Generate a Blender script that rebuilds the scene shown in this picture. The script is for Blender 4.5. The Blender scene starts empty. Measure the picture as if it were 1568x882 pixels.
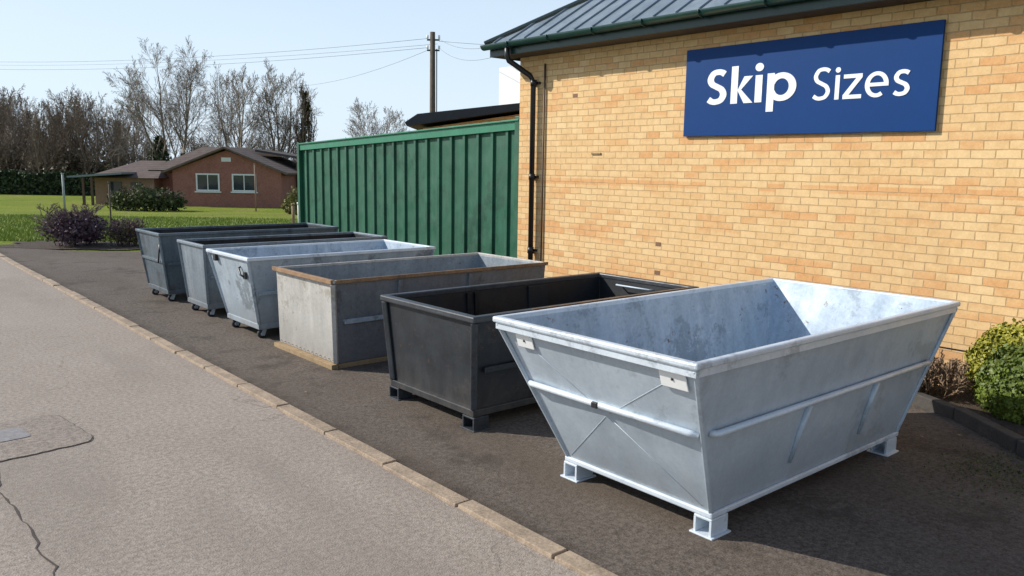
import bpy, bmesh, math, random
import numpy as np
from mathutils import Vector, Matrix
random.seed(7); rng=np.random.default_rng(7)
sc=bpy.context.scene
# ------------------------------------------------------------------ frame
A=math.radians(40.66); SA,CA=math.sin(A),math.cos(A)
def W(R,F,z=None):
    x=CA*R+SA*F; y=-SA*R+CA*F
    if z is None: z=terr(x,y)
    return Vector((x,y,z))
def sstep(a,b,v):
    t=min(1,max(0,(v-a)/(b-a))); return t*t*(3-2*t)
def terr(x,y):
    return -1.0*sstep(24,58,SA*x+CA*y)
# ------------------------------------------------------------------ materials
class M:
    def __init__(s,name,rough=.6,metal=0.,spec=.5):
        s.m=bpy.data.materials.new(name); s.m.use_nodes=True
        s.t=s.m.node_tree; s.n=s.t.nodes; s.l=s.t.links
        s.b=s.n['Principled BSDF']
        s.b.inputs['Roughness'].default_value=rough; s.b.inputs['Metallic'].default_value=metal
        s.b.inputs['Specular IOR Level'].default_value=spec
        s.tc=s.n.new('ShaderNodeTexCoord'); s.v=s.tc.outputs['Object']
    def put(s,sock,v):
        if isinstance(v,bpy.types.NodeSocket): s.l.new(v,sock)
        else:
            if isinstance(v,(tuple,list)) and len(v)==3 and sock.type=='RGBA': v=(*v,1)
            sock.default_value=v
    def map(s,scale=(1,1,1),loc=(0,0,0),rot=(0,0,0),v=None):
        n=s.n.new('ShaderNodeMapping'); s.l.new(v or s.v,n.inputs[0])
        n.inputs['Scale'].default_value=scale; n.inputs['Location'].default_value=loc; n.inputs['Rotation'].default_value=rot
        return n.outputs[0]
    def noise(s,scale,detail=4,rough=.55,v=None,dist=0):
        n=s.n.new('ShaderNodeTexNoise'); s.l.new(v or s.v,n.inputs['Vector'])
        n.inputs['Scale'].default_value=scale; n.inputs['Detail'].default_value=min(detail,4)
        n.inputs['Roughness'].default_value=rough; n.inputs['Distortion'].default_value=dist
        return n.outputs['Fac']
    def vor(s,scale,feature='F1',v=None,out='Distance'):
        n=s.n.new('ShaderNodeTexVoronoi'); n.feature=feature; s.l.new(v or s.v,n.inputs['Vector'])
        n.inputs['Scale'].default_value=scale; return n.outputs[out]
    def ramp(s,f,stops):
        n=s.n.new('ShaderNodeValToRGB'); s.l.new(f,n.inputs[0]); e=n.color_ramp.elements
        while len(e)<len(stops): e.new(.5)
        for i,(p,c) in enumerate(stops):
            e[i].position=p
            e[i].color=(c,c,c,1) if isinstance(c,(int,float)) else (*c,1)
        return n.outputs[0]
    def mix(s,f,a,b,kind='MIX'):
        n=s.n.new('ShaderNodeMix'); n.data_type='RGBA'; n.blend_type=kind
        s.put(n.inputs[0],f); s.put(n.inputs[6],a); s.put(n.inputs[7],b); return n.outputs[2]
    def math(s,op,a,b=0):
        n=s.n.new('ShaderNodeMath'); n.operation=op; s.put(n.inputs[0],a); s.put(n.inputs[1],b); return n.outputs[0]
    def bump(s,h,strength=.5,dist=.01,prev=None):
        n=s.n.new('ShaderNodeBump'); s.l.new(h,n.inputs['Height']); n.inputs['Strength'].default_value=strength
        n.inputs['Distance'].default_value=dist
        if prev: s.l.new(prev,n.inputs['Normal'])
        return n.outputs[0]
    def fin(s,col,nrm=None,rough=None):
        s.put(s.b.inputs['Base Color'],col)
        if nrm is not None: s.l.new(nrm,s.b.inputs['Normal'])
        if rough is not None: s.put(s.b.inputs['Roughness'],rough)
        return s.m
def simple(name,c,rough=.6,metal=0.,var=.25,scale=6,bump=.2,bd=.004,spec=.5):
    m=M(name,rough,metal,spec); d=tuple(x*(1-var) for x in c); h=tuple(min(1,x*(1+var*.7)) for x in c)
    n1=m.noise(scale,4,.65); n2=m.noise(scale*9,2)
    c1=m.ramp(n1,[(.3,d),(.7,h)]); c2=m.mix(.35,c1,m.ramp(n2,[(.35,d),(.65,h)]))
    return m.fin(c2,m.bump(n2,bump,bd) if bump>.06 else None)
def steel(name,base,dark,light,rough=.45,metal=.25,rust=.0,streak=.5,spangle=.0,scr=.4,stain=None,blt=.45,foot=0):
    m=M(name,rough,metal)
    big=m.noise(1.6,4,.65,dist=.6); st=m.noise(7,4,.6,v=m.map((1,1,.10)))
    fine=m.noise(38,3,.7)
    c=m.ramp(big,[(.3,dark),(.55,base),(.75,light)])
    c=m.mix(streak*.8,c,m.ramp(st,[(.32,dark),(.52,base),(.7,light)]))
    c=m.mix(.3,c,m.ramp(fine,[(.3,dark),(.7,light)]),'MIX')
    if spangle>0:
        c=m.mix(spangle,c,m.ramp(m.vor(22,out='Color'),[(0,dark),(1,light)]))
    if scr>.15:
        sn=m.noise(46,2,.5,v=m.map((.10,.10,1),rot=(.9,.5,.2)),dist=1.5)
        c=m.mix(m.math('MULTIPLY',m.ramp(sn,[(.69,0.),(.74,1.)]),scr*.55),c,tuple(min(1,x*1.3+.03) for x in light))
    blot=m.ramp(m.math('MULTIPLY',m.noise(5,4,.8),m.noise(1.1,2,.5)),[(.30,0.),(.36,1.)])
    c=m.mix(m.math('MULTIPLY',blot,blt),c,stain or tuple(x*.45 for x in dark))
    if rust>0:
        rm=m.ramp(m.noise(9,4,.85),[(.63-.08*rust,0.),(.70,1.)])
        c=m.mix(m.math('MULTIPLY',rm,.9),c,(.16,.065,.025))
    if foot>0:
        sp=m.n.new('ShaderNodeSeparateXYZ'); m.l.new(m.v,sp.inputs[0])
        c=m.mix(m.math('MULTIPLY',m.ramp(sp.outputs[2],[(.12,foot),(.5,0.)]),m.ramp(st,[(.35,.3),(.65,1.)])),c,(.13,.11,.09))
    nb=m.bump(m.noise(2.2,1,.5),.5,.04); nb=m.bump(fine,.12,.003,nb)
    r=m.ramp(m.noise(4,4,.6),[(.3,rough-.10),(.7,rough+.2)])
    return m.fin(c,nb,r)

def m_brick():
    m=M('buff_brick',.88,0,.25)
    sp=m.n.new('ShaderNodeSeparateXYZ'); m.l.new(m.v,sp.inputs[0])
    cb=m.n.new('ShaderNodeCombineXYZ'); m.l.new(m.math('ADD',sp.outputs[0],sp.outputs[1]),cb.inputs[0]); m.l.new(sp.outputs[2],cb.inputs[1])
    wob=m.n.new('ShaderNodeVectorMath'); wob.operation='MULTIPLY_ADD'
    nz=m.n.new('ShaderNodeTexNoise'); nz.inputs['Scale'].default_value=5; m.l.new(cb.outputs[0],nz.inputs['Vector'])
    m.l.new(nz.outputs['Color'],wob.inputs[0]); wob.inputs[1].default_value=(.020,.020,0); m.l.new(cb.outputs[0],wob.inputs[2])
    v=wob.outputs[0]
    def bt():
        br=m.n.new('ShaderNodeTexBrick'); m.l.new(v,br.inputs['Vector'])
        br.inputs['Scale'].default_value=1; br.inputs['Brick Width'].default_value=.24; br.inputs['Row Height'].default_value=.095
        br.inputs['Mortar Smooth'].default_value=.4; br.inputs['Bias'].default_value=-.1; br.offset=.5; return br
    br=bt(); br.inputs['Mortar Size'].default_value=.0065
    pale=m.noise(1.1,4,.6)
    c1=m.ramp(pale,[(.35,(.75,.485,.225)),(.65,(.85,.61,.32))])
    c2=m.ramp(m.noise(2.3,3,.6),[(.35,(.68,.395,.16)),(.65,(.77,.50,.235))])
    m.l.new(c1,br.inputs['Color1']); m.l.new(c2,br.inputs['Color2']); br.inputs['Mortar'].default_value=(.45,.29,.145,1)
    b2=bt(); b2.inputs['Mortar Size'].default_value=0
    b2.inputs['Color1'].default_value=(0,0,0,1); b2.inputs['Color2'].default_value=(1,1,1,1)
    band=m.noise(1.0,3,.6,v=m.map((.28,2.4,1),v=cb.outputs[0],loc=(3.1,.3,0)))
    z=sp.outputs[2]
    course=m.math('LESS_THAN',m.math('ABSOLUTE',m.math('SUBTRACT',z,1.995)),.0475)
    mask=m.math('ADD',m.math('MULTIPLY',b2.outputs['Color'],.30),m.math('MULTIPLY',band,1.0))
    mask=m.math('ADD',mask,m.math('MULTIPLY',course,.22))
    mk=m.ramp(mask,[(.66,0.),(.82,.95)])
    col=m.mix(m.math('MULTIPLY',mk,m.math('SUBTRACT',1.,br.outputs['Fac'])),br.outputs['Color'],(.68,.29,.095))
    f=m.noise(55,3,.7); col=m.mix(.25,col,m.ramp(f,[(.3,(.5,.31,.14)),(.7,(.92,.68,.38))]))
    mid=m.noise(9,4,.75); col=m.mix(.22,col,m.ramp(mid,[(.35,(.55,.34,.15)),(.6,(.88,.62,.32))]))
    dirt=m.ramp(m.noise(.9,4,.7,v=m.map((1,1,.35))),[(.55,0.),(.8,.3)])
    col=m.mix(dirt,col,(.48,.32,.17))
    low=m.ramp(z,[(.0,.55),(.5,0.)]); col=m.mix(m.math('MULTIPLY',low,m.noise(3,3)),col,(.30,.22,.14))
    h=m.math('SUBTRACT',1.,br.outputs['Fac'])
    nb=m.bump(h,.9,.010); nb=m.bump(f,.45,.005,nb)
    return m.fin(col,nb)
def asphalt(name,dark,mid,light,crack=.3,tint=None,kerbdirt=False):
    m=M(name,.92,0,.2)
    big=m.noise(.45,4,.6,dist=.5); med=m.noise(2.6,4,.7); ag=m.noise(95,2,.6)
    c=m.ramp(big,[(.3,dark),(.5,mid),(.72,light)])
    c=m.mix(.4,c,m.ramp(med,[(.3,dark),(.7,light)]))
    c=m.mix(.42,c,m.ramp(ag,[(.36,tuple(x*.45 for x in dark)),(.5,mid),(.64,tuple(min(1,x*1.5) for x in light))]))
    ag3=m.noise(28,2,.6); c=m.mix(.28,c,m.ramp(ag3,[(.36,tuple(x*.5 for x in dark)),(.64,tuple(min(1,x*1.35) for x in light))]))
    if tint: c=m.mix(m.ramp(m.noise(.8,4,.6,v=m.map((1,.22,1),loc=(5,2,0))),[(.48,0.),(.7,.65)]),c,tint)
    if crack>0:
        wv=m.n.new('ShaderNodeVectorMath'); wv.operation='MULTIPLY_ADD'
        nz=m.n.new('ShaderNodeTexNoise'); nz.inputs['Scale'].default_value=4; nz.inputs['Detail'].default_value=4; m.l.new(m.v,nz.inputs['Vector'])
        m.l.new(nz.outputs['Color'],wv.inputs[0]); wv.inputs[1].default_value=(.4,.4,0); m.l.new(m.v,wv.inputs[2])
        ck=m.ramp(m.vor(.42,'DISTANCE_TO_EDGE',v=wv.outputs[0]),[(.0,1.),(.0035,0.)])
        ck=m.math('MULTIPLY',ck,m.ramp(m.noise(.6,3,v=m.map(loc=(9,4,0))),[(.50,0.),(.60,crack)]))
        c=m.mix(ck,c,tuple(x*.4 for x in dark))
    if kerbdirt:
        sx=m.n.new('ShaderNodeSeparateXYZ'); m.l.new(m.v,sx.inputs[0])
        k=m.math('SUBTRACT',sx.outputs[0],3.1)
        c=m.mix(m.math('MULTIPLY',m.ramp(k,[(0.,1.),(.22,0.)]),m.ramp(med,[(.4,.1),(.6,.9)])),c,(.045,.033,.022))
        c=m.mix(m.ramp(m.noise(1.3,4,.7,v=m.map(loc=(2,8,0))),[(.54,0.),(.66,.55)]),c,tuple(x*.55 for x in dark))
    sp=m.ramp(m.vor(6.0),[(.035,.8),(.06,0.)]); c=m.mix(m.math('MULTIPLY',sp,.4),c,tuple(min(1,x*1.8) for x in light))
    nb=m.bump(ag,.7,.007); nb=m.bump(med,.3,.01,nb)
    return m.fin(c,nb)
def foliage(name,dark,mid,light,sc=3.,rough=.6):
    m=M(name,rough,0,.3)
    c=m.ramp(m.noise(sc,3,.6),[(.3,dark),(.5,mid),(.7,light)])
    c=m.mix(.45,c,m.ramp(m.noise(sc*14,1),[(.35,dark),(.65,light)]))
    return m.fin(c)
brick=m_brick()
road_m=asphalt('road_asphalt',(.25,.205,.165),(.32,.268,.222),(.39,.335,.28),.5,(.225,.185,.155))
pad_m=asphalt('yard_asphalt',(.075,.060,.048),(.12,.098,.080),(.175,.145,.12),0,(.105,.08,.058),True)
patch_m=asphalt('patch_asphalt',(.21,.17,.14),(.275,.23,.19),(.345,.29,.245),0)
patch_e=asphalt('patch_tar_seam',(.07,.06,.05),(.14,.115,.095),(.23,.195,.16),0)
kerb_m=simple('kerb_concrete',(.35,.265,.185),.9,0,.5,5,.6,.006)
soil_m=simple('soil',(.085,.058,.038),.95,0,.5,9,1,.03)
stone_m=simple('edging_stone',(.07,.062,.055),.85,0,.4,8,.6,.01)
black_m=simple('black_paint',(.018,.018,.02),.4,.0,.3,8)
dkgreen_m=simple('gutter_green',(.012,.04,.034),.32,0,.3,4,.05)
fence_m=steel('fence_green',(.014,.10,.052),(.009,.066,.035),(.03,.15,.085),.45,0,0,.7,0,.05,None,.45,.4)
cap_m=simple('fence_cap_green',(.03,.20,.11),.45,0,.2,4)
rub_m=simple('rubber',(.03,.03,.03),.8)
gal_l=steel('galv_light',(.49,.57,.64),(.36,.42,.48),(.60,.67,.73),.40,.12,0,.5,.10,.25,(.26,.29,.31),.4,.4)
gal_rim=steel('galv_rim',(.62,.69,.75),(.50,.56,.62),(.76,.81,.86),.36,.12,0,.3,0,.1)
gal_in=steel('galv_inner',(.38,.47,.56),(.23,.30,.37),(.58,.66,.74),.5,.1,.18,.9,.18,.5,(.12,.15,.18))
blk_s=steel('black_steel',(.018,.023,.029),(.010,.013,.016),(.040,.046,.054),.42,.05,.02,.4,0,.5,(.055,.05,.047),.55,.35)
blk_r=steel('black_steel_rim',(.045,.051,.059),(.025,.029,.033),(.09,.096,.105),.40,.1,.08,.4,0,.6)
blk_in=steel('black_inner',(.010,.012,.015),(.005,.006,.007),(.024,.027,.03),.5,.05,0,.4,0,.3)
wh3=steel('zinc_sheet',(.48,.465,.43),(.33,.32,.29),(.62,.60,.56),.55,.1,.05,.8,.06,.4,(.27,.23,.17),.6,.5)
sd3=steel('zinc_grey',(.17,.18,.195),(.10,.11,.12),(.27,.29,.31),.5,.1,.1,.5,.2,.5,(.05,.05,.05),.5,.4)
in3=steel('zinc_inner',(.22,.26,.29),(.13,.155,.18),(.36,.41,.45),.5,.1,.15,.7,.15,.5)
rim3=simple('weathered_timber_rim',(.30,.18,.095),.8,0,.5,7,.5)
timb=simple('pallet_timber',(.34,.235,.125),.85,0,.45,9,.5)
s4=steel('steel_bluegrey',(.40,.47,.53),(.25,.31,.36),(.55,.62,.67),.45,.15,.08,.8,.1,.4,(.12,.14,.15),.6,.6)
s5=steel('steel_slate',(.19,.23,.265),(.11,.14,.16),(.32,.37,.41),.48,.15,.1,.8,.15,.5,(.06,.07,.075),.5,.5)
s6=steel('steel_darkblue',(.09,.125,.15),(.05,.07,.085),(.20,.25,.29),.42,.15,.05,.6,.1,.5,(.03,.035,.04),.5,.4)
white_m=simple('white_plastic',(.84,.85,.84),.4,0,.05,12,.05)
sign_blue=simple('sign_blue',(.0015,.042,.175),.5,0,.06,2,.02,spec=.2)
sign_white=simple('sign_white',(.88,.90,.92),.4,0,.02,2,.0)
# ------------------------------------------------------------------ geometry helpers
def empty(name,loc=(0,0,0)):
    e=bpy.data.objects.new(name,None); e.empty_display_size=.2; e.location=loc; sc.collection.objects.link(e); return e
def obj(name,verts,faces,mats,parent=None,smooth=False,bevel=0,idx=None):
    me=bpy.data.meshes.new(name); me.from_pydata([tuple(v) for v in verts],[],faces)
    for m in (mats if isinstance(mats,(list,tuple)) else [mats]): me.materials.append(m)
    if idx is not None: me.polygons.foreach_set('material_index',idx)
    if smooth: me.polygons.foreach_set('use_smooth',[True]*len(me.polygons))
    me.update()
    o=bpy.data.objects.new(name,me); sc.collection.objects.link(o)
    if parent: o.parent=parent; o.matrix_parent_inverse=Matrix.Translation(-Vector(parent.location))
    if bevel:
        b=o.modifiers.new('b','BEVEL'); b.width=bevel; b.segments=2; b.limit_method='ANGLE'
    return o
BF=[(0,3,2,1),(4,5,6,7),(0,1,5,4),(1,2,6,5),(2,3,7,6),(3,0,4,7)]
def box(name,x0,x1,y0,y1,z0,z1,m,parent=None,bevel=.004):
    v=[(x0,y0,z0),(x1,y0,z0),(x1,y1,z0),(x0,y1,z0),(x0,y0,z1),(x1,y0,z1),(x1,y1,z1),(x0,y1,z1)]
    return obj(name,v,BF,m,parent,bevel=bevel)
def beam(name,p0,p1,w,h,m,parent=None,up=(0,0,1),bevel=.004):
    p0,p1=Vector(p0),Vector(p1); d=(p1-p0).normalized(); s=d.cross(Vector(up)).normalized(); u=s.cross(d)
    v=[]
    for p in (p0,p1):
        for a,b in ((-1,-1),(1,-1),(1,1),(-1,1)): v.append(p+s*a*w/2+u*b*h/2)
    return obj(name,v,[(0,1,2,3),(7,6,5,4),(0,4,5,1),(1,5,6,2),(2,6,7,3),(3,7,4,0)],m,parent,bevel=bevel)
def tube_geo(pts,r,seg=10,closed=False):
    pts=[Vector(p) for p in pts]; v=[];f=[];n=len(pts)
    for i,p in enumerate(pts):
        if closed: d=(pts[(i+1)%n]-pts[i-1]).normalized()
        else: d=(pts[min(i+1,n-1)]-pts[max(i-1,0)]).normalized()
        up=Vector((0,0,1)) if abs(d.z)<.95 else Vector((1,0,0))
        s=d.cross(up).normalized(); u=s.cross(d)
        rr=r[i] if isinstance(r,(list,tuple)) else r
        for j in range(seg):
            t=2*math.pi*j/seg; v.append(p+(s*math.cos(t)+u*math.sin(t))*rr)
    m=n if closed else n-1
    for i in range(m):
        for j in range(seg):
            a=i*seg+j;b=i*seg+(j+1)%seg;c=((i+1)%n)*seg+(j+1)%seg;d=((i+1)%n)*seg+j
            f.append((a,b,c,d))
    if not closed:
        f.append(tuple(range(seg))[::-1]); f.append(tuple(range((n-1)*seg,n*seg)))
    return v,f
def tube(name,pts,r,m,parent=None,seg=10,closed=False):
    v,f=tube_geo(pts,r,seg,closed); return obj(name,v,f,m,parent,smooth=True)
def ring(name,rc,ow,iw,z0,z1,m,parent,bevel=.006):
    x0,x1,y0,y1=rc; v=[]
    for z in (z0,z1):
        for w in (ow,-iw):
            v+=[(x0-w,y0-w,z),(x1+w,y0-w,z),(x1+w,y1+w,z),(x0-w,y1+w,z)]
    f=[]
    for i in range(4):
        j=(i+1)%4
        f+=[(i,j,8+j,8+i),(4+j,4+i,12+i,12+j),(8+i,8+j,12+j,12+i),(j,i,4+i,4+j)]
    return obj(name,v,f,m,parent,bevel=bevel)
def lerp_rect(bot,top,z):
    t=(z-bot[4])/(top[4]-bot[4]); return tuple(bot[i]+(top[i]-bot[i])*t for i in range(4))
def hopper(name,bot,top,mo,mi,parent,th=.02,crease=0,msides=None):
    x0,x1,y0,y1,z0=bot; X0,X1,Y0,Y1,Z=top
    v=[(x0,y0,z0),(x1,y0,z0),(x1,y1,z0),(x0,y1,z0),(X0,Y0,Z),(X1,Y0,Z),(X1,Y1,Z),(X0,Y1,Z)]
    f=[(0,3,2,1),(0,1,5,4),(1,2,6,5),(2,3,7,6)]; idx=[0,2 if msides else 0,0,2 if msides else 0]
    if crease:
        v.append(((x0+X0)/2-crease,(y0+y1)/2,(z0+Z)/2)); f+=[(3,0,8),(0,4,8),(4,7,8),(7,3,8)]; idx+=[0]*4
    else: f.append((3,0,4,7)); idx.append(0)
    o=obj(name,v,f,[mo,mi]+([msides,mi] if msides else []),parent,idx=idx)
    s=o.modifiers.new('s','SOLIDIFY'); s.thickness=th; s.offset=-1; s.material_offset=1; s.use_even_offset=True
    b=o.modifiers.new('b','BEVEL'); b.width=.004; b.segments=2; b.limit_method='ANGLE'; b.angle_limit=.6
    return o
def hollow_foot(name,cx,cy,z0,w,d,h,t,m,parent):
    box(name+'_top',cx-d/2,cx+d/2,cy-w/2,cy+w/2,z0+h-t,z0+h,m,parent)
    box(name+'_side_a',cx-d/2,cx+d/2,cy-w/2,cy-w/2+t,z0+t,z0+h-t,m,parent,.001)
    box(name+'_side_b',cx-d/2,cx+d/2,cy+w/2-t,cy+w/2,z0+t,z0+h-t,m,parent,.001)
    box(name+'_web',cx+d/2-t,cx+d/2-.001,cy-w/2+t,cy+w/2-t,z0+t,z0+h-t,m,parent,.001)
    box(name+'_plate',cx-d/2-.015,cx+d/2+.015,cy-w/2-.02,cy+w/2+.02,z0,z0+t,m,parent)
def castor(name,cx,cy,r,mtop,parent,ztop):
    tube(name+'_wheel',[(cx,cy-.022,r),(cx,cy+.022,r)],r,rub_m,parent,18)
    tube(name+'_hub',[(cx,cy-.027,r),(cx,cy+.027,r)],r*.45,mtop,parent,12)
    for s in (-1,1): beam(name+'_fork',(cx,cy+s*.034,r*.7),(cx+.03,cy+s*.034,ztop-.012),.008,.05,mtop,parent,up=(1,0,0),bevel=0)
    box(name+'_plate',cx-.05,cx+.08,cy-.055,cy+.055,ztop-.014,ztop,mtop,parent,.002)
# ------------------------------------------------------------------ ground
def axis(lo,hi,near,n1,n2):
    a=[-near+2*near*i/n1 for i in range(n1+1)]
    g=[near*(hi/near)**(i/n2) for i in range(1,n2+1)]
    h=[-near*(-lo/near)**(i/n2) for i in range(n2,0,-1)]
    return h+a+g
ax=axis(-900,900,80,80,10)
v=[];f=[];n=len(ax)
for y in ax:
    for x in ax: v.append((x,y,terr(x,y)-.015))
for j in range(n-1):
    for i in range(n-1): f.append((j*n+i,j*n+i+1,(j+1)*n+i+1,(j+1)*n+i))
gm=M('grass_ground',.95,0,.1)
gc=gm.ramp(gm.noise(.25,4,.65),[(.3,(.12,.18,.018)),(.5,(.19,.25,.026)),(.7,(.29,.31,.045))])
gc=gm.mix(.4,gc,gm.ramp(gm.noise(9,4,.7),[(.3,(.07,.11,.012)),(.7,(.32,.36,.05))]))
gc=gm.mix(gm.ramp(gm.noise(.45,4,.7,v=gm.map(loc=(4,7,0))),[(.48,0.),(.66,.65)]),gc,(.28,.22,.09))
grass_m=gm.fin(gc,gm.bump(gm.noise(14,4,.7),1,.08))
obj('ground',v,f,grass_m,smooth=True)
v=[];f=[];ys=[-14+i*2. for i in range(60)]; xs=[-9,-5,-1,3.0]
for y in ys:
    for x in xs: v.append((x,y,terr(x,y)+.0))
for j in range(len(ys)-1):
    for i in range(3): f.append((j*4+i,j*4+i+1,(j+1)*4+i+1,(j+1)*4+i))
obj('road',v,f,road_m)
edge=[(3.11,-14),(16,-14),(16,19),(12.5,19.3),(9.5,19.9),(7.5,20.3),(6.2,20.8),(5.2,21.5),(4.5,22.2),(3.9,23.1),(3.4,23.9),(3.11,24.3)]
obj('yard_pavement',[(x,y,.006) for x,y in edge],[tuple(range(len(edge)))],pad_m)
kb=empty('kerb',(3.06,5,0))
y=-6.0;kv=[];kf=[]
while y<24.3:
    L=.91; j=random.uniform(-.008,.008); z=.028+random.uniform(-.007,.006); y1=y+L-.012
    b=len(kv); x0,x1=2.985+j,3.122+j; j2=random.uniform(-.005,.005)
    kv+=[(x0,y,-.05),(x1,y,-.05),(x1,y1,-.05),(x0,y1,-.05),(x0+.008,y+.004,z),(x1-.008,y+.004,z),(x1-.008+j2,y1-.004,z),(x0+.008+j2,y1-.004,z)]
    kf+=[tuple(b+k for k in q) for q in BF]; y+=L
obj('kerb_stones',kv,kf,kerb_m,kb,bevel=.006)
def blob(cx,cy,rx,ry,z,n=26,jit=.08,rot=0,seed=1,pw=5):
    o=[]; rs=random.Random(seed)
    for i in range(n):
        t=2*math.pi*i/n; k=(abs(math.cos(t))**pw+abs(math.sin(t))**pw)**(-1./pw)*(1+rs.uniform(-jit,jit))
        a,b=rx*math.cos(t)*k,ry*math.sin(t)*k
        o.append((cx+a*math.cos(rot)-b*math.sin(rot),cy+a*math.sin(rot)+b*math.cos(rot),z))
    return o
obj('road_patch_seam',blob(1.1,7.25,.38,.50,.004,64,.022,.12,1,9),[tuple(range(64))],patch_e)
obj('road_patch',blob(1.1,7.25,.37,.49,.008,64,.022,.12,1,9),[tuple(range(64))],patch_m)
obj('drain_cover',blob(1.0,7.35,.12,.16,.012,32,.02,.12,2,12),[tuple(range(32))],simple('worn_iron',(.27,.25,.235),.6,.1,.4,20))
# wandering construction joint along the carriageway
v=[];f=[];rs=random.Random(5);xw=.80;y=-8.;k=0
while y<26:
    xw+=rs.uniform(-.03,.03)+(.80-xw)*.2; wd=rs.uniform(.0015,.009); v+=[(xw-wd,y,.004),(xw+wd,y,.004)]
    if k: f.append((2*k-2,2*k-1,2*k+1,2*k))
    k+=1; y+=rs.uniform(.05,.14)
obj('road_joint_crack',v,f,simple('crack_dark',(.07,.055,.045),.95))
obj('shrub_bed_soil',blob(5.3,23.2,2.1,1.1,.012,40,.12,-.7),[tuple(range(40))],soil_m)
# ------------------------------------------------------------------ SKIP 1
def tapered_skip():
    p=empty('metal_skip',(5.1,3.3,0))
    bot=(3.93,6.38,2.70,3.92,.15); top=(3.42,6.78,2.49,4.12,1.19)
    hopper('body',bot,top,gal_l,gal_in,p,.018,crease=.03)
    ring('rim',top[:4],.03,.022,1.165,1.205,gal_rim,p,.012)
    ring('rim_lip',top[:4],.012,-.001,1.12,1.164,gal_rim,p,.003)
    ring('base_rail',bot[:4],.022,-.0,.125,.165,gal_rim,p,.01)
    z=.735; r=lerp_rect(bot,top,z); o=.034
    tube('front_bar',[(r[0]-.002,r[2]+.03,z-.01),(r[0]-o,r[2]+.07,z),(r[0]-o-.004,(r[2]+r[3])/2,z),(r[0]-o,r[3]-.05,z),(r[0]-.002,r[3]-.01,z-.005)],.021,gal_rim,p)
    box('bar_clip',r[0]-o-.03,r[0]-.02,3.34,3.39,z-.02,z+.018,black_m,p)
    for s,yy in ((-1,r[2]),(1,r[3])):
        tube('side_bar',[(r[0]+.06,yy-s*.002,z),(r[0]+.09,yy+s*o,z),(r[1]-.1,yy+s*o,z+.0),(r[1]-.05,yy,z)],.02,gal_rim,p)
    for s in (0,1):
        for xx in (4.78,5.72):
            zt,zb=.70,.30; rt=lerp_rect(bot,top,zt); rb=lerp_rect(bot,top,zb)
            Y1=rt[2]-.008 if s==0 else rt[3]+.008; Y0=rb[2]-.008 if s==0 else rb[3]+.008
            tube('rib',[(xx,Y1,zt),(xx-.03,(Y0+Y1)/2,(zt+zb)/2),(xx-.05,Y0,zb)],[.026,.022,.012],gal_l,p,8)
    cx=((bot[0]+top[0])/2-.030,(bot[2]+bot[3])/2,(bot[4]+top[4])/2)
    for q in ((bot[0],bot[2],bot[4]),(bot[0],bot[3],bot[4]),(top[0],top[2],top[4]),(top[0],top[3],top[4])):
        a=Vector(cx).lerp(Vector(q),.03); b=Vector(cx).lerp(Vector(q),.93); tube('crease_bead',[a,b],.0022,gal_l,p,6)
    for a,b in ((0,2),(1,2),(0,3),(1,3)):
        sx=-1 if a==0 else 1; sy=-1 if b==2 else 1
        beam('corner_seam',(bot[a]+sx*.003,bot[b]+sy*.003,.16),(top[a]+sx*.003,top[b]+sy*.003,1.16),.03,.03,gal_l,p,bevel=.008)
    for fx in (3.99,6.28):
        for fy in (2.74,3.88):
            hollow_foot('foot',fx,fy,.0,.13,.17,.125,.016,gal_rim,p)
    for fy in (2.80,3.82): beam('skid',(4.08,fy,.13),(6.19,fy,.13),.05,.04,gal_l,p)
    def plate(yc,w,h,z1,nm):
        rt=lerp_rect(bot,top,z1); rb=lerp_rect(bot,top,z1-h)
        v=[(rt[0]-.014,yc-w/2,z1),(rt[0]-.014,yc+w/2,z1),(rb[0]-.03,yc+w/2,z1-h),(rb[0]-.03,yc-w/2,z1-h)]
        v+=[(a+.008,b,c) for a,b,c in v]
        obj(nm,v,[(0,1,2,3),(7,6,5,4),(0,4,5,1),(1,5,6,2),(2,6,7,3),(3,7,4,0)],white_m,p,bevel=.003)
        q=z1-h*.55; k=.55; xs_=(rt[0]-.014)*(1-k)+(rb[0]-.03)*k
        tube(nm+'_rivet',[(xs_-.003,yc+w*.02,q),(xs_+.004,yc+w*.02,q)],.009,black_m,p)
        k=.15; xs_=(rt[0]-.014)*(1-k)+(rb[0]-.03)*k
        for s in (-.42,.42): tube(nm+'_bolt',[(xs_-.003,yc+w*s,z1-.15*h),(xs_+.003,yc+w*s,z1-.15*h)],.005,black_m,p)
    plate(2.665,.185,.125,1.14,'id_plate'); plate(3.89,.16,.11,1.13,'id_plate_small')
tapered_skip()
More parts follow.
